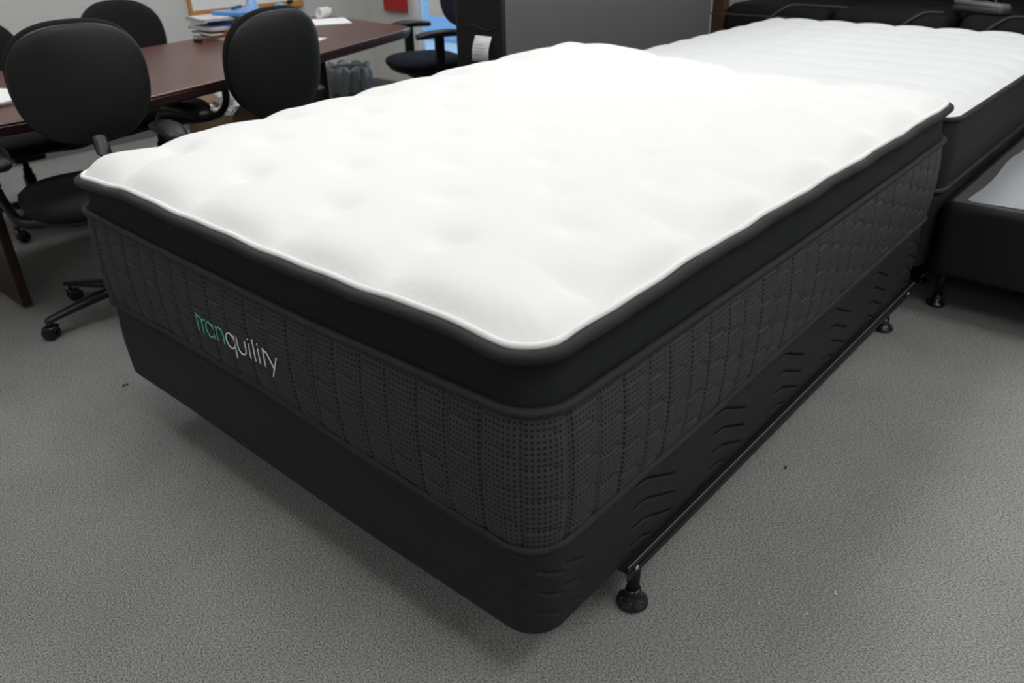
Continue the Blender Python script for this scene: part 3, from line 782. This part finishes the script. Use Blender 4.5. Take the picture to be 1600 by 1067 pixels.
def office_chair(label, loc, rz, group=None, fabric='chair_fabric', arm='loop', backh=.86, hw=.225, hh=.205, seatz=.46, tilt=8, spin=0, armz=.63, bz=-.30):
    t = thing('office_chair', label, 'chair', (*loc, 0), rz, group)
    T = Matrix.Translation((0, bz, backh)) @ Matrix.Rotation(R(tilt), 4, 'X')
    bm = bmesh.new(); disc_pad(bm, hw, hh, .045, curve=.045); bmesh.ops.transform(bm, matrix=T, verts=bm.verts); bk = obj('back_shell', bm, 'shell_plastic', t)
    bm = bmesh.new(); disc_pad(bm, hw*1.0, hh*1.0, .062, curve=.045); bmesh.ops.transform(bm, matrix=T @ Matrix.Translation((0, .034, .006)), verts=bm.verts); obj('backrest', bm, fabric, t)
    bm = bmesh.new(); tube(bm, smoothpath([T @ Vector((0, -.004, -hh*.8)), (0, bz-.035, backh-hh-.05), (0, bz-.02, seatz+.05), (0, bz+.06, seatz-.045), (0, -.02, seatz-.055)], 6), .022, 10, flat=.5); obj('back_bar', bm, 'black_plastic', t)
    bm = bmesh.new(); disc_pad(bm, .245, .235, .085, ex=2.9, curve=0.0)
    bmesh.ops.transform(bm, matrix=Matrix.Translation((0, .0, seatz)) @ Matrix.Rotation(R(-90), 4, 'X'), verts=bm.verts); obj('seat', bm, fabric, t)
    bm = bmesh.new(); disc_pad(bm, .225, .215, .04, ex=2.9, curve=0)
    bmesh.ops.transform(bm, matrix=Matrix.Translation((0, .0, seatz-.035)) @ Matrix.Rotation(R(-90), 4, 'X'), verts=bm.verts); obj('seat_shell', bm, 'shell_plastic', t)
    bm = bmesh.new(); box(bm, -.07, .07, -.11, .10, seatz-.095, seatz-.05, .012, 2); tube(bm, [(.06, .02, seatz-.07), (.2, .03, seatz-.075), (.235, .03, seatz-.07)], .006, 8); obj('tilt_mechanism', bm, 'black_plastic', t)
    bm = bmesh.new(); lathe(bm, [(.027, .10), (.027, .24), (.020, .24), (.020, .27), (.014, .27), (.014, seatz-.09)], 18); obj('gas_column', bm, 'gloss_plastic', t)
    bm = bmesh.new(); lathe(bm, [(.035, .065), (.045, .08), (.045, .115), (.032, .13), (0, .13)], 20); obj('base_hub', bm, 'black_plastic', t)
    for k in range(5):
        a = R(spin)+k*2*math.pi/5; c, s = math.cos(a), math.sin(a)
        bm = bmesh.new(); tube(bm, [(c*r_, s*r_, z_) for r_, z_ in ((.03, .103), (.10, .100), (.20, .088), (.285, .076), (.298, .074))], .02, 10, rad=[.026, .025, .020, .016, .010], flat=.75)
        ar = obj('base_leg', bm, 'black_plastic', t)
        Mc = Matrix.Translation((c*.28, s*.28, 0)) @ Matrix.Rotation(a+.7+k, 4, 'Z')
        bm = bmesh.new()
        for sx in (-1, 1):
            lathe(bm, [(0, -.008), (.018, -.008), (.025, -.005), (.027, 0), (.025, .006), (.012, .009), (0, .009)], 18, Mc @ Matrix.Translation((sx*.014, .012, .027)) @ Matrix.Rotation(R(90), 4, 'Y'))
        box(bm, -.024, .024, -.014, .030, .034, .056, .009, 2, Mc)
        lathe(bm, [(.006, .045), (.006, .075)], 8, Mc)
        obj('caster', bm, 'gloss_plastic', ar)
    for sx in (-1, 1):
        bm = bmesh.new(); pts = smoothpath([(sx*.27, -.15, armz), (sx*.275, -.05, armz+.008), (sx*.275, .05, armz+.006), (sx*.27, .14, armz-.006)], 6)
        kq = len(pts); tube(bm, pts, .04, 12, rad=[.022+.024*math.sin(math.pi*min(1, max(0, i/(kq-1)))*.9+.15)**.5 for i in range(kq)], flat=.5)
        pd = obj('arm_pad', bm, 'black_plastic', t)
        bm = bmesh.new()
        if arm == 'loop':
            tube(bm, smoothpath([(sx*.272, -.09, armz-.01), (sx*.285, .10, armz-.02), (sx*.29, .19, armz-.06), (sx*.285, .21, armz-.15), (sx*.275, .15, seatz-.03), (sx*.25, .06, seatz-.07), (sx*.16, .02, seatz-.075), (sx*.05, .0, seatz-.07)], 7), .017, 10, flat=1.15)
        else:
            box(bm, sx*.275-.014, sx*.275+.014, -.03, .03, seatz-.06, armz-.005, .006, 2)
            box(bm, min(sx*.06, sx*.285), max(sx*.06, sx*.285), -.03, .03, seatz-.075, seatz-.055, .006, 2)
        obj('arm_support', bm, 'black_plastic', t)
    return t
def facing(dx, dy): return math.atan2(-dx, dy)
office_chair('black round-backed office chair with loop arms between table and lettered mattress foot corner', (-2.25, .335), facing(-.97, .22), spin=-20, hw=.195, hh=.178, backh=.86)
office_chair('black round-backed office chair pushed against table between document stack and white mattress', (-2.46, 1.09), facing(-1, -.02), spin=10, hw=.21, hh=.205, backh=.785)
office_chair('black round-backed office chair across the table, between whiteboard and stacked papers', (-3.58, 1.24), facing(1, -.1), spin=30, backh=.735, hw=.21, hh=.185, seatz=.41, armz=.60)
office_chair('black round-backed office chair across the table, at the stacked white paper sheets', (-3.56, .54), facing(1, 0), spin=50, backh=.715, hw=.21, hh=.185, seatz=.41, armz=.60)
office_chair('dark blue-seated office chair with T-shaped arms by the window', (-3.29, 2.89), facing(-.39, -.92), spin=5, fabric='navy_fabric', arm='post', backh=.84, armz=.645)

# ------------------------------------------------------------------ specks on the carpet
def lint(x, y, s, m, label, grp=None):
    bm = bmesh.new(); rr = random.Random(int(x*1000)); tube(bm, smoothpath([(rr.uniform(-s, s), rr.uniform(-s, s), .002+.003*k) for k in range(4)], 4), s*.22, 6)
    o = tag(obj('lint', bm, m), label, 'lint', grp); o.location = (x, y, .0015)
lint(-1.723, .057, .010, 'lint_dark', 'dark scrap of lint on the carpet near box spring corner')
lint(.038, .964, .010, 'lint_dark', 'dark scrap of lint on the carpet beside metal rail')
for x, y in ((.198, .488), (.307, .618), (.284, .521)): lint(x, y, .004, 'lint_white', 'tiny white speck on the grey carpet', 'white specks on the carpet')
